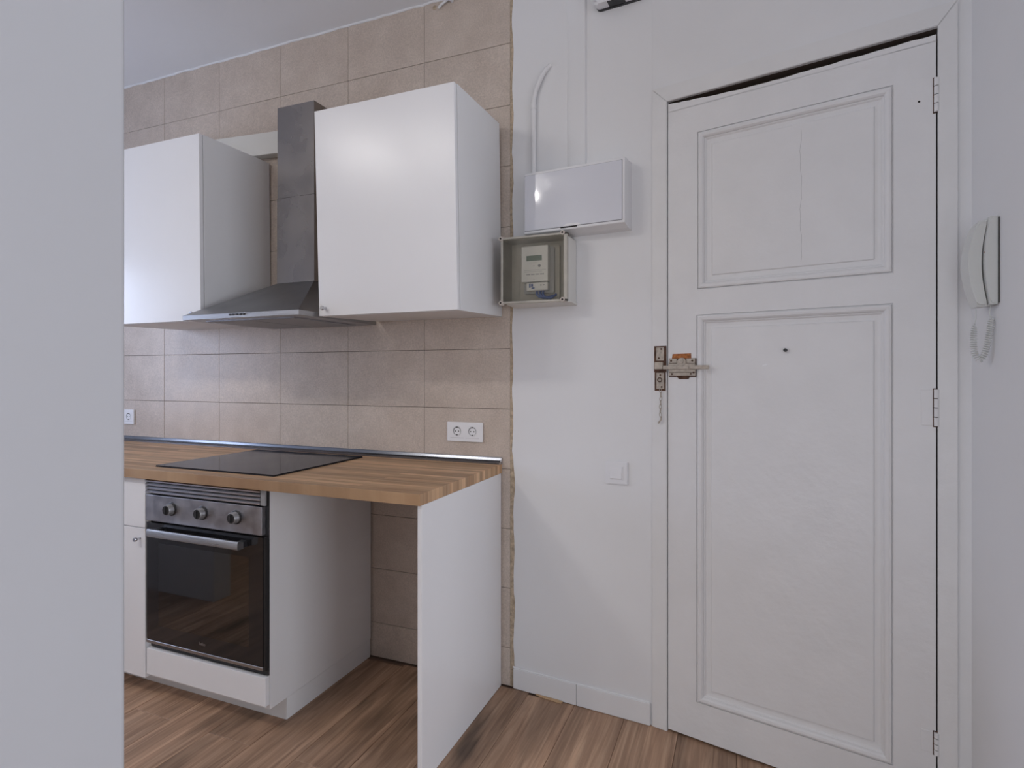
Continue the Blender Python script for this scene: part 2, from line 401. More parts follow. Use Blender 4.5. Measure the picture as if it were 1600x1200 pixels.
# left kitchen wall with its window opening, back walls, ceiling
bm = B()
WY0, WY1, WZ0, WZ1 = -1.39, -.84, .98, 2.25
box(bm, XL-.2, XL, YB, WY0, 0, CEIL); box(bm, XL-.2, XL, WY1, .25, 0, CEIL)
box(bm, XL-.2, XL, WY0, WY1, 0, WZ0); box(bm, XL-.2, XL, WY0, WY1, WZ1, CEIL)
struct('wall_left', bm, M['wall'])
win = struct('window_1', box(B(), XL-.16, XL-.155, WY0, WY1, WZ0, WZ1), M['clear_lid'])
fr = B()
for a, b, c, d in ((WY0, WY1, WZ0, WZ0+.06), (WY0, WY1, WZ1-.06, WZ1), (WY0, WY0+.06, WZ0, WZ1), (WY1-.06, WY1, WZ0, WZ1), ((WY0+WY1)/2-.04, (WY0+WY1)/2+.04, WZ0, WZ1)):
    box(fr, XL-.19, XL-.13, a, b, c, d)
struct('window_frame', fr, M['plastic_white'], win)
struct('wall_kitchen_near', box(B(), XL-.2, -2.72, -1.53, -1.42, 0, CEIL), M['wall'])
struct('wall_kitchen_far', box(B(), XL-.2, -.90, -3.15, -3.0, 0, CEIL), M['wall'])
struct('wall_front', box(B(), -.90, 4.6, YB-.15, YB, 0, CEIL), M['wall'])
cl = struct('ceiling', box(B(), XL-.2, 4.6, YB-.15, .3, CEIL, CEIL+.1), M['ceiling'])
pts = [(XL+.04+i*.04, -.001+random.uniform(-.0015, .0015), CEIL-.001+random.uniform(-.004, .0015)) for i in range(int((-.88-XL)/.04))]
struct('ragged_caulk', tube(B(), pts, lambda t: .0055, 8), M['caulk'], cl, I4, True)

# ================================================================== SKIRTING
bb = struct_empty('baseboard_middle', wloc(.0086, 0, 0))
for a, b in ((.0086, .2762), (.2775, .5575)):
    o = mesh_obj('skirting_board', box(B(), a, b, -.0125, -.0016, .001, .0805, .0015), M['skirting'], bb, MW)
tag(mesh_obj('wood_sliver', prism(B(), [(.108, -.014), (.222, -.0145), (.218, -.026), (.130, -.020)], 'z', .0003, .006), M['pine'], None, MW),
    'thin pale wood sliver on the floor under the white skirting', 'wood piece')

# ================================================================== DOOR
door = struct_empty('door_1', gloc(.007, 0, .0126)); door['label'] = 'old white painted panelled entrance door with a peephole'
s0, s1, z0, z1 = .0045, .7665, .0085, 2.2095
HU = (.107, .668, 1.5535, 2.0955); HL = (.104, .6675, .1345, 1.467)
def ragged_top(i, n):
    t = i/n; base = 2.2185-.0165*math.sin(min(1, t*2.4)*PI/2)+.006*max(0, t-.5)*2
    return base+random.uniform(-.0012, .0012)
bm = B(); T = .042
# stiles, rails (flush, painted over as one leaf)
box(bm, s0, HL[0], 0, T, z0, 2.19); box(bm, HU[1], s1, 0, T, z0, 2.19)
box(bm, HL[0], HU[1], 0, T, z0, HL[2]); box(bm, HL[0], HU[1], 0, T, HL[3], HU[2]); box(bm, HL[0], HU[1], 0, T, HU[3], 2.19)
box(bm, .104, .107, 0, T, 1.5535, 2.0955); box(bm, .6675, .668, 0, T, .1345, 1.467)
n = 40; top = [(s0+(s1-s0)*i/n, ragged_top(i, n)) for i in range(n+1)]
prism(bm, [(s0, 2.188)]+top+[(s1, 2.188)], 'y', 0.0, T)
mesh_obj('leaf', bm, M['door_paint'], door, MG)
def panel(R):
    a, b, c, d = R; bm = B(); g = []
    P = [(0, 0), (.0012, .0045), (.0032, .0045), (.0050, -.0030), (.010, -.0045), (.017, -.0030), (.0215, .0010), (.0235, .0065), (.026, .0070), (.030, .0110), (.0385, .0120), (.046, .0120), (.0485, .0080), (.052, .0075)]
    for ins, dep in P:
        g.append([bm.verts.new(p) for p in ((a+ins, dep, c+ins), (b-ins, dep, c+ins), (b-ins, dep, d-ins), (a+ins, dep, d-ins))])
    for A, D in zip(g, g[1:]):
        for i in range(4): bm.faces.new((A[i], A[(i+1) % 4], D[(i+1) % 4], D[i]))
    bm.faces.new(g[-1])
    # back
    back = [bm.verts.new(p) for p in ((a, .030, c), (b, .030, c), (b, .030, d), (a, .030, d))]
    for i in range(4): bm.faces.new((g[0][i], back[i], back[(i+1) % 4], g[0][(i+1) % 4]))
    bm.faces.new(back)
    return mesh_obj('door_panel', bm, M['door_paint'], door, MG)
panel(HU); panel(HL)
def hinge(za, zb, plate):
    bm = B(); n = 4; h = (zb-za)/n
    for i in range(n):
        cyl(bm, (.768, -.003, za+i*h+.0012), (.768, -.003, za+(i+1)*h-.0012), .0065, n=12)
    hg = mesh_obj('hinge', bm, M['door_paint'], door, MG, True)
    bm = B(); box(bm, .7595, .7745, -.0006, .002, za-.002, zb+.002)
    mesh_obj('hinge_gap', bm, M['exposed'], hg, MG)
    if plate:
        mesh_obj('hinge_leaf', box(B(), .733, .7600, -.0014, .001, za+.002, zb-.002, .0012), M['door_paint'], hg, MG)
hinge(1.990, 2.086, False); hinge(1.117, 1.221, True); hinge(.204, .268, True)
bm = lathe(B(), (.3835, -.002, 1.3389), (0, -1, 0), [(-.01, .0055), (.001, .0055), (.0015, .0045)], 16)
mesh_obj('peephole', bm, M['black'], door, MG, True)
pts = [(.4265+.0022*math.sin(i*.55)+.0012*math.sin(i*1.7), 1.615+i*.0165) for i in range(26)]
mesh_obj('paint_crack', prism(B(), pts+[(a+.0007, b) for a, b in pts[::-1]], 'y', .0072, .0080), M['crack'], door, MG)
bm = lathe(B(), (.728, -.0, 2.0304), (0, -1, 0), [(-.01, .003), (.0007, .003)], 10)
mesh_obj('screw_hole', bm, M['dark_gap'], door, MG)
bm = B(); prism(bm, [(.314, 1.288), (.327, 1.291), (.333, 1.295), (.325, 1.296), (.315, 1.293)], 'y', .0060, .009)
mesh_obj('filler_patch', bm, M['caulk'], door, MG)
# casing boards (mitred), proud of the wall
cs = struct_empty('trim_3', gloc(-.052, 0, 0)); cs['label'] = 'white painted casing around the entrance door'
def casing(poly):
    bm = B(); prism(bm, poly, 'y', -.0065, .0005)
    es = [e for e in bm.edges if all(abs(v.co.y+.0065) < 1e-5 for v in e.verts)]
    bmesh.ops.bevel(bm, geom=es, offset=.0018, segments=2, affect='EDGES')
    return mesh_obj('casing_board', bm, M['casing_paint'], cs, MG)
casing([(-.052, 0), (.0015, 0), (.0015, 2.2265), (-.052, 2.2815)])
casing([(.0018, 2.2268), (.7702, 2.2268), (.8150, 2.2835), (-.0515, 2.2820)])
casing([(.7705, 0), (.8150, 0), (.8150, 2.2830), (.7705, 2.2265)])

# ================================================================== LOCK HARDWARE
MS = MG @ Matrix.Translation((0, -.0022, 0))
t = thing('strike_plate', 'old beige painted bolt keep with chipped brown edges on the door casing', 'door hardware', gloc(-.0185, .004, 1.21))
bm = B(); box(bm, -.0445, .0008, -.0052, -.0035, 1.270, 1.363, .0006); box(bm, -.0425, -.0012, -.0052, -.0035, 1.2035, 1.274, .0006)
mesh_obj('chipped_surround', bm, M['exposed'], t, MS)
mesh_obj('upper_plate', box(B(), -.0355, -.0075, -.0085, -.005, 1.311, 1.358, .001), M['hardware'], t, MS)
bm = box(B(), -.0400, -.0095, -.0160, -.005, 1.2800, 1.3060, .003, 2)
mesh_obj('bolt_keep', bm, M['hardware'], t, MS)
mesh_obj('lower_plate', box(B(), -.0350, -.0065, -.0090, -.005, 1.2105, 1.2680, .001), M['hardware'], t, MS)
for p in ((-.0165, 1.352), (-.0255, 1.320), (-.020, 1.2600), (-.0150, 1.218)): mesh_obj('screw', cyl(B(), (p[0], -.0085, p[1]), (p[0], -.0104, p[1]), .0032, n=10), M['exposed'], t, MS)
torus(bm := B(), Matrix.Translation((-.0215, -.0120, 1.243)) @ Matrix.Rotation(PI/2, 4, 'X'), .0075, .0014, n=14)
mesh_obj('ring', bm, M['exposed'], t, MS, True)

t = thing('door_chain', 'short rusty chain hanging below the bolt keep on the door casing', 'chain', gloc(-.018, .01, 1.207))
zc = 1.2045; i = 0
for i in range(7):
    R = Matrix.Rotation(PI/2, 4, 'X') if i % 2 == 0 else Matrix.Rotation(PI/2, 4, 'X') @ Matrix.Rotation(PI/2, 4, 'Y')
    cx_ = -.0180+.0008*math.sin(i)
    bm = torus(B(), Matrix.Translation((cx_, -.0120, zc)) @ Matrix.Rotation(.12*(i % 3-1), 4, 'Y') @ R, .0038, .0012, .0088)
    mesh_obj('chain_link', bm, M['hardware'], t, MS, True); zc -= .0142
bm = tube(B(), [(-.0165, -.012, zc+.009), (-.0160, -.013, zc-.002), (-.0230, -.013, zc-.012), (-.0260, -.013, zc-.016)], .0030, 8)
mesh_obj('end_bar', bm, M['hardware'], t, MS, True)

t = thing('sliding_bolt', 'old painted sliding bolt lock with a rusty backplate on the door edge', 'lock', gloc(.055, .0, 1.25))
bm = prism(B(), [(.021, 1.3340), (.0855, 1.3350), (.0865, 1.3160), (.018, 1.3140)], 'y', -.0014, .0002); mesh_obj('rusty_plate', bm, M['rust'], t, MG)
bm = prism(B(), [(.032, 1.2585), (.084, 1.2585), (.077, 1.2460), (.044, 1.2455)], 'y', -.0016, .0002); mesh_obj('rusty_patch', bm, M['exposed'], t, MG)
bm = box(B(), .0085, .1045, -.0030, .0002, 1.2535, 1.3185, .001); mesh_obj('base_plate', bm, M['exposed'], t, MG)
bm = B(); box(bm, .0110, .0380, -.0100, -.003, 1.3020, 1.3170, .001); box(bm, .0720, .1015, -.0100, -.003, 1.3010, 1.3175, .001)
lathe(bm, (.055, -.003, 1.3040), (0, -1, 0), [(0, .0165), (.007, .0160), (.009, .0130)], 24)
box(bm, .0090, .1020, -.0110, -.003, 1.2850, 1.3000, .001)
mesh_obj('lock_body', bm, M['hardware'], t, MG)
lathe(bm := B(), (.055, -.012, 1.3085), (0, -1, 0), [(0, .0085), (.003, .0080), (.0035, .005)], 18); mesh_obj('key_cylinder', bm, M['hardware'], t, MG, True)
bm = B(); box(bm, .0100, .1030, -.0105, -.003, 1.2580, 1.2690, .001); box(bm, .0100, .1030, -.0105, -.003, 1.2705, 1.2820, .001)
mesh_obj('guide_rail', bm, M['hardware'], t, MG)
bm = box(B(), -.0090, .1500, -.0165, -.0085, 1.2800, 1.2935, .0015); mesh_obj('bolt_bar', bm, M['hardware'], t, MG)
for p in ((.019, 1.3095), (.093, 1.3095), (.022, 1.2635), (.088, 1.2640), (.098, 1.2690)):
    mesh_obj('screw', cyl(B(), (p[0], -.0100, p[1]), (p[0], -.0125, p[1]), .0032, n=10), M['exposed'], t, MG)
mesh_obj('bolt_knob', cyl(B(), (.079, -.0165, 1.2868), (.079, -.0225, 1.2868), .0045, n=12), M['hardware'], t, MG)

# ================================================================== ELECTRICAL BOX (fuse board)
t = thing('fuse_box', 'large white fuse box with a glossy lavender white flap door', 'electrical box', wloc(.287, 0, 1.79))
bm = B()
def rect(s0, s1, z0, z1, off): return [bm.verts.new((s, -off, z)) for s, z in ((s0, z0), (s1, z0), (s1, z1), (s0, z1))]
g = [rect(.0860, .4880, 1.7890, 2.0365, .0015), rect(.0880, .4850, 1.7920, 2.0345, .035), rect(.0900, .4840, 1.8010, 2.0340, .076), rect(.0905, .4835, 1.8035, 2.0325, .0785)]
for A, D in zip(g, g[1:]):
    for i in range(4): bm.faces.new((A[i], A[(i+1) % 4], D[(i+1) % 4], D[i]))
bm.faces.new(g[0][::-1]); bm.faces.new(g[-1])
mesh_obj('housing', bm, M['plastic_white'], t, MW)
mesh_obj('door_seam', box(B(), .0920, .4755, -.0790, -.078, 1.8105, 2.0250), M['print'], t, MW)
bm = prism(B(), rrect(.3815, .2115, .004, 3, .2838, 1.9180), 'y', -.0812, -.0788)
es = [e for e in bm.edges if all(abs(v.co.y+.0812) < 1e-6 for v in e.verts)]; bmesh.ops.bevel(bm, geom=es, offset=.0008, segments=2, affect='EDGES')
mesh_obj('flap_door', bm, M['plastic_gloss'], t, MW)
bm = B(); prism(bm, [(.248, 1.8125), (.322, 1.8125), (.308, 1.8210), (.262, 1.8210)], 'y', -.0816, -.0800)
mesh_obj('finger_pull', bm, M['plastic_white'], t, MW)
mesh_obj('latch_slot', box(B(), .240, .305, -.0810, -.0780, 1.8075, 1.8110), M['dark_gap'], t, MW)

# ================================================================== METER BOX
t = thing('meter_box', 'beige meter box with clear lid and four corner screws', 'electrical box', (-.73, 0, 1.527))
x0, x1, zb, zt, dp = -.862, -.5975, 1.532, 1.7865, .110
bm = B()
box(bm, x0+.006, x1-.006, -.030, -.0215, zb+.006, zt-.006)     # back plate
box(bm, x0+.004, x0+.009, -dp, -.0215, zb+.004, zt-.004); box(bm, x1-.009, x1-.004, -dp, -.0215, zb+.004, zt-.004)
box(bm, x0+.009, x1-.009, -dp, -.0215, zb+.004, zb+.009); box(bm, x0+.009, x1-.009, -dp, -.0215, zt-.009, zt-.004)
mesh_obj('box_body', bm, M['beige_box'], t)
# white skim plaster apron round the right side and the underside
bm = B(); prism(bm, [(x1-.004, -.112), (x1+.001, -.108), (x1+.008, -.027), (x1-.004, -.025)], 'z', zb-.002, zt-.014)
prism(bm, [(-.112, zb-.002), (-.110, zb+.004), (-.018, zb+.004), (-.018, zb-.006)], 'x', x0+.02, x1+.012)
mesh_obj('plaster_apron', bm, M['duct'], t)
bm = B()     # rim frame of the lid
for a, b, c, d in ((x0, x1, zb, zb+.009), (x0, x1, zt-.008, zt), (x0, x0+.009, zb, zt), (x1-.013, x1, zb, zt)):
    box(bm, a, b, -.1235, -.1085, c, d, .0012)
lid = mesh_obj('lid', bm, M['beige_box'], t)

for a, b, c, d in ((x0+.001, x1+.001, zb-.001, zb+.004), (x1-.004, x1+.001, zb, zt-.002)): mesh_obj('gasket', box(B(), a, b, -.1084, -.1050, c, d), M['exposed'], t)
mesh_obj('clear_window', box(B(), x0+.0085, x1-.0125, -.1225, -.1200, zb+.0085, zt-.0075), M['clear_lid'], lid)
for a, b in ((x0+.002, zt-.004), (x0+.002, zb+.004), (x1-.016, zt-.002), (x1-.016, zb+.006)):
    o = mesh_obj('corner_screw', lathe(B(), (a, -.108, b), (0, -1, 0), [(0, .0090), (.020, .0090), (.022, .0080)], 20), M['beige_light'], lid, smooth=True)
# the drill recess of each screw head sits as a small dark disc
for a, b in ((x0+.002, zt-.004), (x0+.002, zb+.004), (x1-.016, zt-.002), (x1-.016, zb+.006)):
    mesh_obj('screw_recess', lathe(B(), (a, -.1302, b), (0, -1, 0), [(0, .0038), (.0004, .0038)], 12), M['dark_gap'], lid)

t = thing('electricity_meter', 'pale grey digital electricity meter with green display behind the clear lid', 'meter', (-.735, -.03, 1.57))
bm = prism(B(), rrect(.160, .215, .008, 3, -.7300, 1.655), 'y', -.046, -.0302); mesh_obj('back_board', bm, M['beige_box'], t)
bm = prism(B(), rrect(.122, .178, .006, 3, -.7290, 1.664), 'y', -.060, -.0462); mesh_obj('base', bm, M['meter_grey'], t)
bm = box(B(), -.7900, -.6815, -.092, -.0602, 1.6160, 1.7530, .003, 2); mesh_obj('housing', bm, M['meter_white'], t)
bm = box(B(), -.7720, -.6850, -.084, -.0602, 1.5830, 1.6145, .003, 2); mesh_obj('terminal_cover', bm, M['meter_white'], t)
mesh_obj('display', box(B(), -.7680, -.7060, -.0930, -.0918, 1.6960, 1.7160), M['lcd'], t)
bm = lathe(B(), (-.716, -.0918, 1.6760), (0, -1, 0), [(0, .0056), (.0012, .0052)], 14); mesh_obj('sensor_button', bm, M['print'], t)
bm = B()
for zz, a, b in ((1.6880, -.756, -.726), (1.6760, -.742, -.734), (1.6600, -.778, -.690), (1.6540, -.776, -.705), (1.6240, -.740, -.734)): box(bm, a, b, -.0924, -.0918, zz, zz+.0012)
mesh_obj('fine_print', bm, M['meter_grey'], t, kind='stuff')
bm = B()
x = -.768
for i in range(23):
    if i % 6 != 5: box(bm, x, x+.0022, -.0924, -.0918, 1.6420, 1.6462)
    x += .0031
mesh_obj('serial_print', bm, M['print'], t, kind='stuff')
bm = B(); box(bm, -.7600, -.7540, -.0846, -.0840, 1.5950, 1.6100); box(bm, -.7520, -.7440, -.0846, -.0840, 1.5990, 1.6090); box(bm, -.7500, -.7380, -.0846, -.0840, 1.5910, 1.5955)
mesh_obj('blue_marks', bm, M['blue'], t)
bm = B(); cyl(bm, (-.712, -.084, 1.603), (-.712, -.0855, 1.603), .0028, n=10); cyl(bm, (-.700, -.084, 1.603), (-.700, -.0855, 1.603), .0022, n=10)
mesh_obj('terminal_screws', bm, M['print'], t)
bm = B()
for i in range(6): box(bm, -.744+i*.0105, -.739+i*.0105, -.078, -.0602, 1.583, 1.5905)
mesh_obj('terminal_teeth', bm, M['meter_white'], t)
bm = B()
for k_, (a, b, c) in enumerate(((-.735, 1.585, -.704), (-.722, 1.583, -.690), (-.710, 1.582, -.676))):
    tube(bm, [(a, -.065, b), (a+.002, -.072, b-.014), (a+.012, -.078, b-.024), (c, -.075, b-.030), (c+.018, -.06, b-.026+.006*k_)], .0050, 8)
tag(mesh_obj('blue_cable', bm, M['blue'], None, smooth=True), 'bundle of blue wires at the bottom of the meter box', 'cable')

# ================================================================== CONDUIT and top box
t = thing('conduit', 'white painted conduit rising bent from the fuse box to the wall', 'pipe', wloc(.098, 0, 2.04))
mesh_obj('tube', tube(B(), [(.1000, -.012, 2.0368), (.0995, -.012, 2.20), (.0985, -.012, 2.315)], .0100, 14), M['wall'], t, MW, True)
mesh_obj('coupling', tube(B(), [(.0985, -.012, 2.310), (.0985, -.012, 2.334)], .0118, 14), M['wall'], t, MW, True)
pts = [(.0985, -.012, 2.332), (.101, -.0125, 2.352), (.108, -.0125, 2.378), (.119, -.0125, 2.404), (.133, -.0115, 2.430), (.148, -.0085, 2.452), (.166, -.002, 2.472)]
mesh_obj('bend', tube(B(), pts, .0094, 14), M['wall'], t, MW, True)

t = thing('alarm_box', 'white box with a black slot at the top edge above the fuse box', 'box', wloc(.44, 0, 2.59))
bm = prism(B(), rrect(.190, .15, .016, 5, .4520, 2.6955), 'y', -.012, -.0016); mesh_obj('back_plate', bm, M['black'], t, MW)
bm = prism(B(), rrect(.194, .15, .018, 5, .4520, 2.6985), 'y', -.050, -.0125)
es = [e for e in bm.edges if all(abs(v.co.y+.050) < 1e-6 for v in e.verts)]; bmesh.ops.bevel(bm, geom=es, offset=.010, segments=4, affect='EDGES')
mesh_obj('cover', bm, M['plastic_white'], t, MW, True)
mesh_obj('slot', box(B(), .408, .470, -.0475, -.012, 2.6215, 2.6295, .002), M['black'], t, MW)

# loose cable at the ceiling line
t = thing('ceiling_cable', 'short white cable with a clip along the ceiling line above the tiles', 'cable', (-1.17, -.01, 2.84))
mesh_obj('lead', tube(B(), [(-1.200, -.006, 2.822), (-1.185, -.008, 2.832), (-1.160, -.010, 2.842), (-1.12, -.010, 2.849), (-1.00, -.010, 2.852)], .0055, 8), M['wall'], t, smooth=True)
mesh_obj('clip', box(B(), -1.142, -1.130, -.019, -.001, 2.832, 2.8595, .002), M['plastic_white'], t)
bm = lathe(B(), (-1.222, -.0008, 2.832), (0, -1, 0), [(0, .010), (.0006, .009)], 12)
mesh_obj('chip_in_tile', bm, M['plaster_edge'], wb)

# ================================================================== SWITCH and SOCKETS
t = thing('light_switch', 'single white light switch on the wall left of the door', 'light switch', wloc(.43, 0, .857))
bm = prism(B(), rrect(.084, .0830, .003, 3, .4330, .8985), 'y', -.0095, -.0015)
es = [e for e in bm.edges if all(abs(v.co.y+.0095) < 1e-6 for v in e.verts)]; bmesh.ops.bevel(bm, geom=es, offset=.002, segments=2, affect='EDGES')
mesh_obj('plate', bm, M['plastic_white'], t, MW)
mesh_obj('rocker_surround', box(B(), .4080, .4580, -.0108, -.0094, .8740, .9235, .0006), M['plastic_white'], t, MW)
bm = prism(B(), [(-.0105, .8765), (-.0150, .8790), (-.0125, .9205), (-.0105, .9215)], 'x', .4100, .4535)
mesh_obj('rocker', bm, M['plastic_white'], t, MW)

def socket(name, label, xa, xb, zc, n):
    t = thing(name, label, 'power socket', ((xa+xb)/2, 0, zc-.041))
    bm = box(B(), xa, xb, -.0090, -.0007, zc-.0405, zc+.0405, .002, 2); mesh_obj('plate', bm, M['socket_plastic'], t)
    w = (xb-xa)/n if n > 1 else .071
    for i in range(n):
        cx_ = (xa+xb)/2+(i-(n-1)/2)*.071
        bm = lathe(B(), (cx_, -.0088, zc+.0035), (0, -1, 0), [(0, .0220), (.0012, .0215), (.0013, .0190), (.0004, .0185)], 32)
        s = mesh_obj('outlet', bm, M['socket_plastic'], t, smooth=True)
        # recess shade painted in: flat grey disc behind an off-centre white one
        bm = lathe(B(), (cx_, -.0094, zc+.0035), (0, -1, 0), [(0, .0184), (.0002, .0184)], 32)
        mesh_obj('well_shade', bm, M['grey_plastic'], s)
        mesh_obj('well_floor', lathe(B(), (cx_+.0012, -.0096, zc+.0015), (0, -1, 0), [(0, .0152), (.0002, .0152)], 32), M['socket_plastic'], s)
        bm = B()
        for dx in (-.0095, .0095): cyl(bm, (cx_+dx*.8, -.0095, zc+.0025), (cx_+dx*.8, -.0101, zc+.0025), .0026, n=12)
        box(bm, cx_-.003, cx_+.003, -.0105, -.0094, zc+.0165, zc+.0205); box(bm, cx_-.003, cx_+.003, -.0105, -.0094, zc-.0150, zc-.0105)
        mesh_obj('contacts', bm, M['dark_gap'], s)
        mesh_obj('seam', box(B(), cx_-.031, cx_+.031, -.0093, -.0088, zc-.0252, zc-.0246), M['print'], s)
socket('power_socket', 'white double socket on the tiles above the right end of the counter', -1.1564, -.9917, 1.0225, 2)
socket('power_socket', 'white socket on the tiles at the far left, cut by the partition wall', -3.188, -3.105, 1.0285, 1)

# ================================================================== INTERCOM on the right wall
t = thing('intercom', 'white wall intercom handset with a coiled cord beside the door', 'intercom', (XR, -.39, 1.43))
def side_profile(pts_front, back_x, ya, yb, r=.003):
    """poly in (x,z) extruded in y"""
    bm = prism(B(), pts_front+[(back_x, pts_front[-1][1]), (back_x, pts_front[0][1])], 'y', ya, yb)
    es = [e for e in bm.edges if abs(e.verts[0].co.y-e.verts[1].co.y) < 1e-6]
    bmesh.ops.bevel(bm, geom=es, offset=r, segments=2, affect='EDGES', clamp_overlap=True)
    return bm
zB, zT = 1.4320, 1.6450
mesh_obj('wall_plate', box(B(), XR-.0035, XR-.0002, -.428, -.345, zB+.003, zT-.003), M['dark_gap'], t)
base_pts = []
for i in range(13):
    u = i/12; z = zB+(zT-zB)*u; base_pts.append((XR-.0185-.0110*math.sin(PI*u), z))
mesh_obj('base', side_profile(base_pts, XR-.0035, -.432, -.342, .0035), M['intercom'], t, smooth=True)
# handset: curved bar lying on the base
out_, in_ = [], []
for i in range(17):
    u = i/16; z = zB-.004+(zT-zB-.002)*u
    b_ = math.sin(PI*u)
    out_.append((XR-.0400-.0195*b_+(.006 if u > .95 else 0), z)); in_.append((XR-.0205-.0125*b_, z))
bm = prism(B(), out_+in_[::-1], 'y', -.420, -.368)
es = [e for e in bm.edges if abs(e.verts[0].co.y-e.verts[1].co.y) < 1e-6]
bmesh.ops.bevel(bm, geom=es, offset=.005, segments=3, affect='EDGES')
mesh_obj('handset', bm, M['intercom'], t, smooth=True)
bm = B(); box(bm, XR-.0292, XR-.0270, -.4270, -.4235, 1.5560, 1.5600); box(bm, XR-.0292, XR-.0270, -.4270, -.4235, 1.5470, 1.5500)
mesh_obj('key_symbol', bm, M['rust'], t)
# coiled cord: from the handset down, looping back up to the base
path = [(XR-.036, -.395, 1.424), (XR-.037, -.395, 1.400), (XR-.040, -.395, 1.380), (XR-.041, -.394, 1.345), (XR-.038, -.392, 1.315), (XR-.028, -.392, 1.298), (XR-.020, -.395, 1.310), (XR-.014, -.398, 1.340), (XR-.010, -.400, 1.375), (XR-.008, -.402, 1.398), (XR-.012, -.404, 1.412), (XR-.010, -.405, 1.430)]
def cat(ps, n):
    ps = [Vector(p) for p in ps]; out = []
    for i in range(len(ps)-1):
        p0 = ps[max(i-1, 0)]; p1 = ps[i]; p2 = ps[i+1]; p3 = ps[min(i+2, len(ps)-1)]
        for k in range(n):
            t_ = k/n; out.append(.5*((2*p1)+(-p0+p2)*t_+(2*p0-5*p1+4*p2-p3)*t_*t_+(-p0+3*p1-3*p2+p3)*t_**3))
    out.append(ps[-1]); return out
cp = cat(path, 60)
coil = []; ph = 0
for i, p in enumerate(cp):
    a = cp[max(i-1, 0)]; b = cp[min(i+1, len(cp)-1)]; tg = (b-a).normalized(); ph += (b-a).length/2/.0056*2*PI
    u = i/(len(cp)-1); amp = .0062*min(1, max(0, (u-.14)*14))*min(1, max(0, (.86-u)*14))
    s_ = tg.cross(Vector((0, 1, 0))).normalized(); q_ = tg.cross(s_)
    coil.append(p+(s_*math.cos(ph)+q_*math.sin(ph))*amp)
mesh_obj('coiled_cord', tube(B(), coil, .00125, 6), M['intercom'], t, smooth=True)
tag(mesh_obj('wire_loop', tube(B(), cat([(XR-.001, -.262, 1.470), (XR-.010, -.264, 1.474), (XR-.016, -.266, 1.466), (XR-.012, -.268, 1.458), (XR-.003, -.268, 1.456)], 5), .0018, 6), M['hardware'], None, smooth=True),
    'small wire loop in the wall corner behind the intercom', 'wire')

# ================================================================== COUNTERTOP, UPSTAND, HOB
CT, CB = .8976, .8615
bm = box(B(), -3.36, -.9075, -.6405, -.004, CB, CT, .0012, 2)
tag(mesh_obj('countertop', bm, M['counter']), 'long oiled butcher block countertop running along the tiled wall', 'countertop')
t = thing('wall_upstand', 'slim aluminium sealing strip along the back of the wooden counter', 'trim', (-.905, 0, CT))
pr = [(-.0012, CT+.0004), (-.0012, CT+.0265), (-.0040, CT+.0270), (-.0060, CT+.0240), (-.0085, CT+.0160), (-.0130, CT+.0085), (-.0190, CT+.0060), (-.0215, CT+.0045), (-.0215, CT+.0004)]
mesh_obj('profile', prism(B(), pr, 'x', -3.355, -.9110), M['aluminium'], t, smooth=True)
mesh_obj('end_cap', prism(B(), [(a-(.0008 if i > 2 else 0), b+(.0006 if 0 < i < 7 else 0)) for i, (a, b) in enumerate(pr)], 'x', -.9110, -.9070), M['panel_steel'], t)

t = thing('induction_hob', 'black glass cooktop set in the wooden counter', 'cooktop', (-1.85, -.32, CT))
mesh_obj('glass_plate', prism(B(), rrect(.608, .512, .004, 3, -1.8490, -.3200), 'z', CT+.0004, CT+.0062), M['hob_glass'], t)
mesh_obj('metal_edge', prism(B(), rrect(.610, .514, .005, 3, -1.8490, -.3200), 'z', CT+.0003, CT+.0028), M['black'], t)

# ================================================================== BASE UNITS
def knob(parent, x, y, z, r=.0085):
    bm = lathe(B(), (x, y, z), (0, -1, 0), [(0, .006), (.004, .0045), (.012, .0042), (.016, r), (.022, r), (.0245, r*.8)], 20)
    return mesh_obj('knob', bm, M['chrome'], parent, smooth=True)
# oven unit: carcass right side X -1.540, left -2.146
t = thing('oven_cabinet', 'white base cabinet that houses the oven under the cooktop', 'cabinet', (-1.843, -.3, 0))
bm = B()
box(bm, -1.558, -1.540, -.600, -.012, .084, CB-.0005, .0006); box(bm, -2.146, -2.128, -.600, -.012, .084, CB-.0005, .0006)
box(bm, -2.128, -1.558, -.600, -.012, .084, .102); box(bm, -2.128, -1.558, -.030, -.012, .102, CB-.0005)
mesh_obj('body', bm, M['carcass'], t)
mesh_obj('lower_front', box(B(), -2.1435, -1.5420, -.6195, -.6010, .1020, .2025, .0012, 2), M['laminate'], t)
bm = B(); box(bm, -2.146, -1.548, -.516, -.500, .0005, .0835); box(bm, -1.5560, -1.5440, -.5155, -.012, .0005, .0810, .0006)
pl = mesh_obj('plinth', bm, M['carcass'], t)
bm = B(); cyl(bm, (-1.553, -.514, .0005), (-1.553, -.514, .0835), .0012, n=6); mesh_obj('corner_crack', bm, M['dark_gap'], pl)

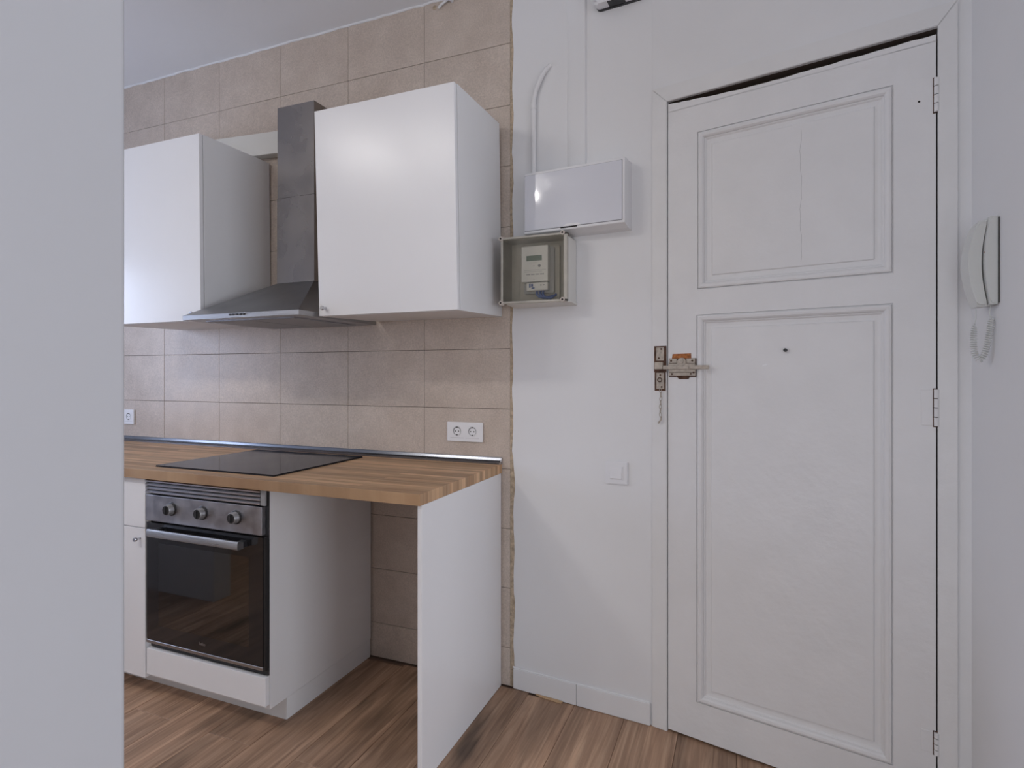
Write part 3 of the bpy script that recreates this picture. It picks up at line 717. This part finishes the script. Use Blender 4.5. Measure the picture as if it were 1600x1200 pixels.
t = thing('oven', 'steel and black glass built in oven with three round knobs', 'oven', (-1.843, -.3, .205))
XA, XB = -2.1415, -1.5600
bm = B()   # oven casing around the cavity
box(bm, XA+.02, XA+.06, -.600, -.06, .215, .800); box(bm, XB-.06, XB-.02+.015, -.600, -.06, .215, .800)
box(bm, XA+.06, XB-.06, -.600, -.06, .700, .800); box(bm, XA+.06, XB-.06, -.600, -.06, .215, .262); box(bm, XA+.06, XB-.06, -.09, -.06, .262, .700)
mesh_obj('casing', bm, M['enamel'], t)
bm = B()   # side rails of wire racks and racks
for z in (.575, .555, .45): 
    for y in [-.55+.06*i for i in range(8)]: cyl(bm, (XA+.065, y, z), (XB-.065, y, z), .0016, n=6)
for z in (.575, .555, .45):
    cyl(bm, (XA+.065, -.565, z), (XB-.065, -.565, z), .003, n=8)
mesh_obj('wire_rack', bm, M['chrome'], t)
mesh_obj('front_shadow_frame', box(B(), XA+.0015, XB+.0180, -.6035, -.6002, .205, CB-.001), M['black'], t)
# vent grille
gx1 = -1.5530
gr = mesh_obj('vent_grille', box(B(), XA-.0035, gx1+.012, -.6150, -.604, .8030, CB-.002), M['black'], t)
for i in range(4):
    zc = .8095+i*.0142
    bm = prism(B(), [(-.6150, zc-.0045), (-.6240, zc-.0035), (-.6245, zc+.0010), (-.6170, zc+.0050), (-.6150, zc+.0050)], 'x', XA-.0030, gx1-.010)
    mesh_obj('louvre', bm, M['louvre'], gr)
mesh_obj('grille_end', box(B(), gx1-.009, gx1+.0125, -.6225, -.6150, .8035, CB-.003, .001), M['grey_plastic'], gr)
# control panel
cp_ = mesh_obj('control_panel', box(B(), XA-.0020, -1.5560, -.6225, -.604, .6985, .7985, .0015, 2), M['panel_steel'], t)
mesh_obj('print_line', box(B(), -2.0010, -1.674, -.6228, -.6224, .7528, .7536), M['print'], cp_)
for x in (-2.0010, -1.8400, -1.6740):
    bm = lathe(B(), (x, -.6225, .7530), (0, -1, 0), [(0, .0250), (.003, .0250), (.004, .0235)], 32)
    kb = mesh_obj('knob', bm, M['black'], cp_, smooth=True)
    bm = lathe(B(), (x, -.6262, .7530), (0, -1, 0), [(0, .0205), (.019, .0198), (.0205, .0186)], 32); mesh_obj('knob_ring', bm, M['knob_grey'], kb, smooth=True)
for x in (-2.0010, -1.8400, -1.6740):
    bm = lathe(B(), (x, -.6466, .7530), (0, -1, 0), [(0, .0172), (.0012, .0168)], 32); box(bm, x-.0022, x+.0022, -.6525, -.6476, .7400, .7660, .0008)
    mesh_obj('knob_cap', bm, M['black'], cp_)
# oven door: dark border, window, handle, steel strip
DZ0, DZ1 = .2245, .6915; WX0, WX1, WZa, WZb = -2.0740, -1.6160, .2990, .6165; xr = -1.5510
bm = B()
box(bm, XA+.003, WX0, -.6215, -.605, .2400, DZ1); box(bm, WX1, xr, -.6215, -.605, .2400, DZ1)
box(bm, WX0, WX1, -.6215, -.605, .2400, WZa); box(bm, WX0, WX1, -.6215, -.605, WZb, DZ1)
dr = mesh_obj('oven_door', bm, M['black_glass'], t)
mesh_obj('door_window', box(B(), WX0, WX1, -.6215, -.6185, WZa, WZb), M['oven_window'], dr)
mesh_obj('steel_strip', box(B(), XA+.003, xr, -.6225, -.605, DZ0+.002, .2385, .0008), M['steel'], dr)
mesh_obj('door_side', box(B(), xr+.0004, xr+.0080, -.6190, -.605, .2260, DZ1), M['black'], dr)
bm = text_bm('beko', .016, Matrix.Translation((-1.8430, -.6217, .2700)) @ FRONT)
mesh_obj('logo', bm, M['steel'], dr)
bm = prism(B(), [(-.6400, .6520), (-.6640, .6520), (-.6670, .6550), (-.6670, .6740), (-.6630, .6800), (-.6560, .6800), (-.6400, .6740)], 'x', -2.0800, -1.6210)
mesh_obj('handle', bm, M['steel'], dr, smooth=True)
for a, b in ((-2.0750, -2.0500), (-1.6500, -1.6220)): mesh_obj('handle_bracket', box(B(), a, b, -.6405, -.6215, .6540, .6750, .001), M['black'], dr)

def base_cabinet(label, xa, xb, kx):
    t = thing('base_cabinet', label, 'cabinet', ((xa+xb)/2, -.3, 0))
    mesh_obj('body', box(B(), xa, xb, -.600, -.012, .084, CB-.0005, .0006), M['carcass'], t)
    dd = mesh_obj('drawer_front', box(B(), xa+.0015, xb-.0045, -.6195, -.6010, .6660, CB-.004, .0012, 2), M['laminate'], t)
    d = mesh_obj('door', box(B(), xa+.0015, xb-.0045, -.6195, -.6010, .0840, .6635, .0012, 2), M['laminate'], t)
    knob(d, kx, -.6195, .6230)
    mesh_obj('plinth', box(B(), xa, xb, -.516, -.500, .0005, .0835), M['carcass'], t)
base_cabinet('white base cabinet with drawer left of the oven', -2.752, -2.147, -2.180)
base_cabinet('white base cabinet at the left end of the counter, behind the partition', -3.355, -2.7525, -2.80)
tag(mesh_obj('end_panel', box(B(), -.9235, -.9085, -.6290, -.010, .0005, CB-.0005, .0010, 2), M['laminate']),
    'tall white board on the floor carrying the right end of the counter', 'panel')

# ================================================================== WALL UNITS
def wall_cabinet(label, x0, x1, zb, h, lean, kn, dpt=.369):
    F = Matrix.Translation((0, 0, zb)) @ Matrix.Rotation(math.radians(lean), 4, 'X')
    t = thing('wall_cabinet', label, 'cabinet', ((x0+x1)/2, -.19, zb))
    mesh_obj('body', box(B(), x0, x1, -dpt, -.0015, 0, h, .0006), M['carcass'], t, F)
    d = mesh_obj('door', box(B(), x0+.001, x1-.0015, -dpt-.0205, -dpt-.0025, .001, h-.001, .0015, 2), M['laminate'], t, F)
    bm = lathe(B(), (kn[0], -dpt-.0205, kn[1]), (0, -1, 0), [(0, .006), (.004, .0045), (.012, .0042), (.016, .0085), (.021, .0085), (.0235, .007)], 20)
    mesh_obj('knob', bm, M['chrome'], d, F, True)
wall_cabinet('large white wall cabinet leaning slightly forward right of the range hood', -1.5060, -.9085, 1.4980, .7760, 2.0, (-1.474, .030))
wall_cabinet('white wall cabinet left of the range hood, half behind the partition', -2.7350, -2.1310, 1.4960, .7930, .7, (-2.165, .030))

# ================================================================== HOOD
t = thing('range_hood', 'stainless steel chimney range hood between the two wall cabinets', 'range hood', (-1.8215, 0, 1.48))
hx0, hx1 = -2.1225, -1.5215
bm = B(); box(bm, hx0, hx1, -.4820, -.003, 1.4830, 1.5030, .001)
rim = mesh_obj('rim', bm, M['steel'], t)
bm = frustum(B(), (hx0+.002, hx1-.002, -.4800, -.003, 1.5031), (-1.9240, -1.7160, -.1760, -.003, 1.6660))
mesh_obj('canopy', bm, M['canopy_steel'], t)
bm = box(B(), -1.9240, -1.7160, -.1750, -.010, 1.6662, 2.0440, .001); mesh_obj('lower_chimney', bm, M['chimney'], t)
bm = box(B(), -1.9225, -1.7175, -.1735, -.010, 2.0441, 2.4490, .001); mesh_obj('upper_chimney', bm, M['chimney'], t)
bm = B()
for i in range(5):
    x = -1.8610+i*.0185; box(bm, x-.0055, x+.0055, -.4855, -.4815, 1.4930, 1.4995, .0012)
mesh_obj('buttons', bm, M['black'], rim)
mesh_obj('filter', box(B(), hx0+.07, hx1-.07, -.43, -.05, 1.4795, 1.4830), M['panel_steel'], rim)
for i in range(2):
    mesh_obj('filter_frame', box(B(), hx0+.075+i*.23, hx0+.295+i*.23, -.425, -.055, 1.4780, 1.4796, .0005), M['grey_plastic'], rim)

# flat exhaust duct from the chimney to the left
F = Matrix.Translation((-2.05, 0, 2.365)) @ Matrix.Rotation(math.radians(2.9), 4, 'Y')
bm = box(B(), -.85, .122, -.050, -.0015, -.053, .053, .002)
tag(mesh_obj('exhaust_duct', bm, M['duct'], None, F), 'flat white exhaust duct on the tiles left of the chimney', 'duct')
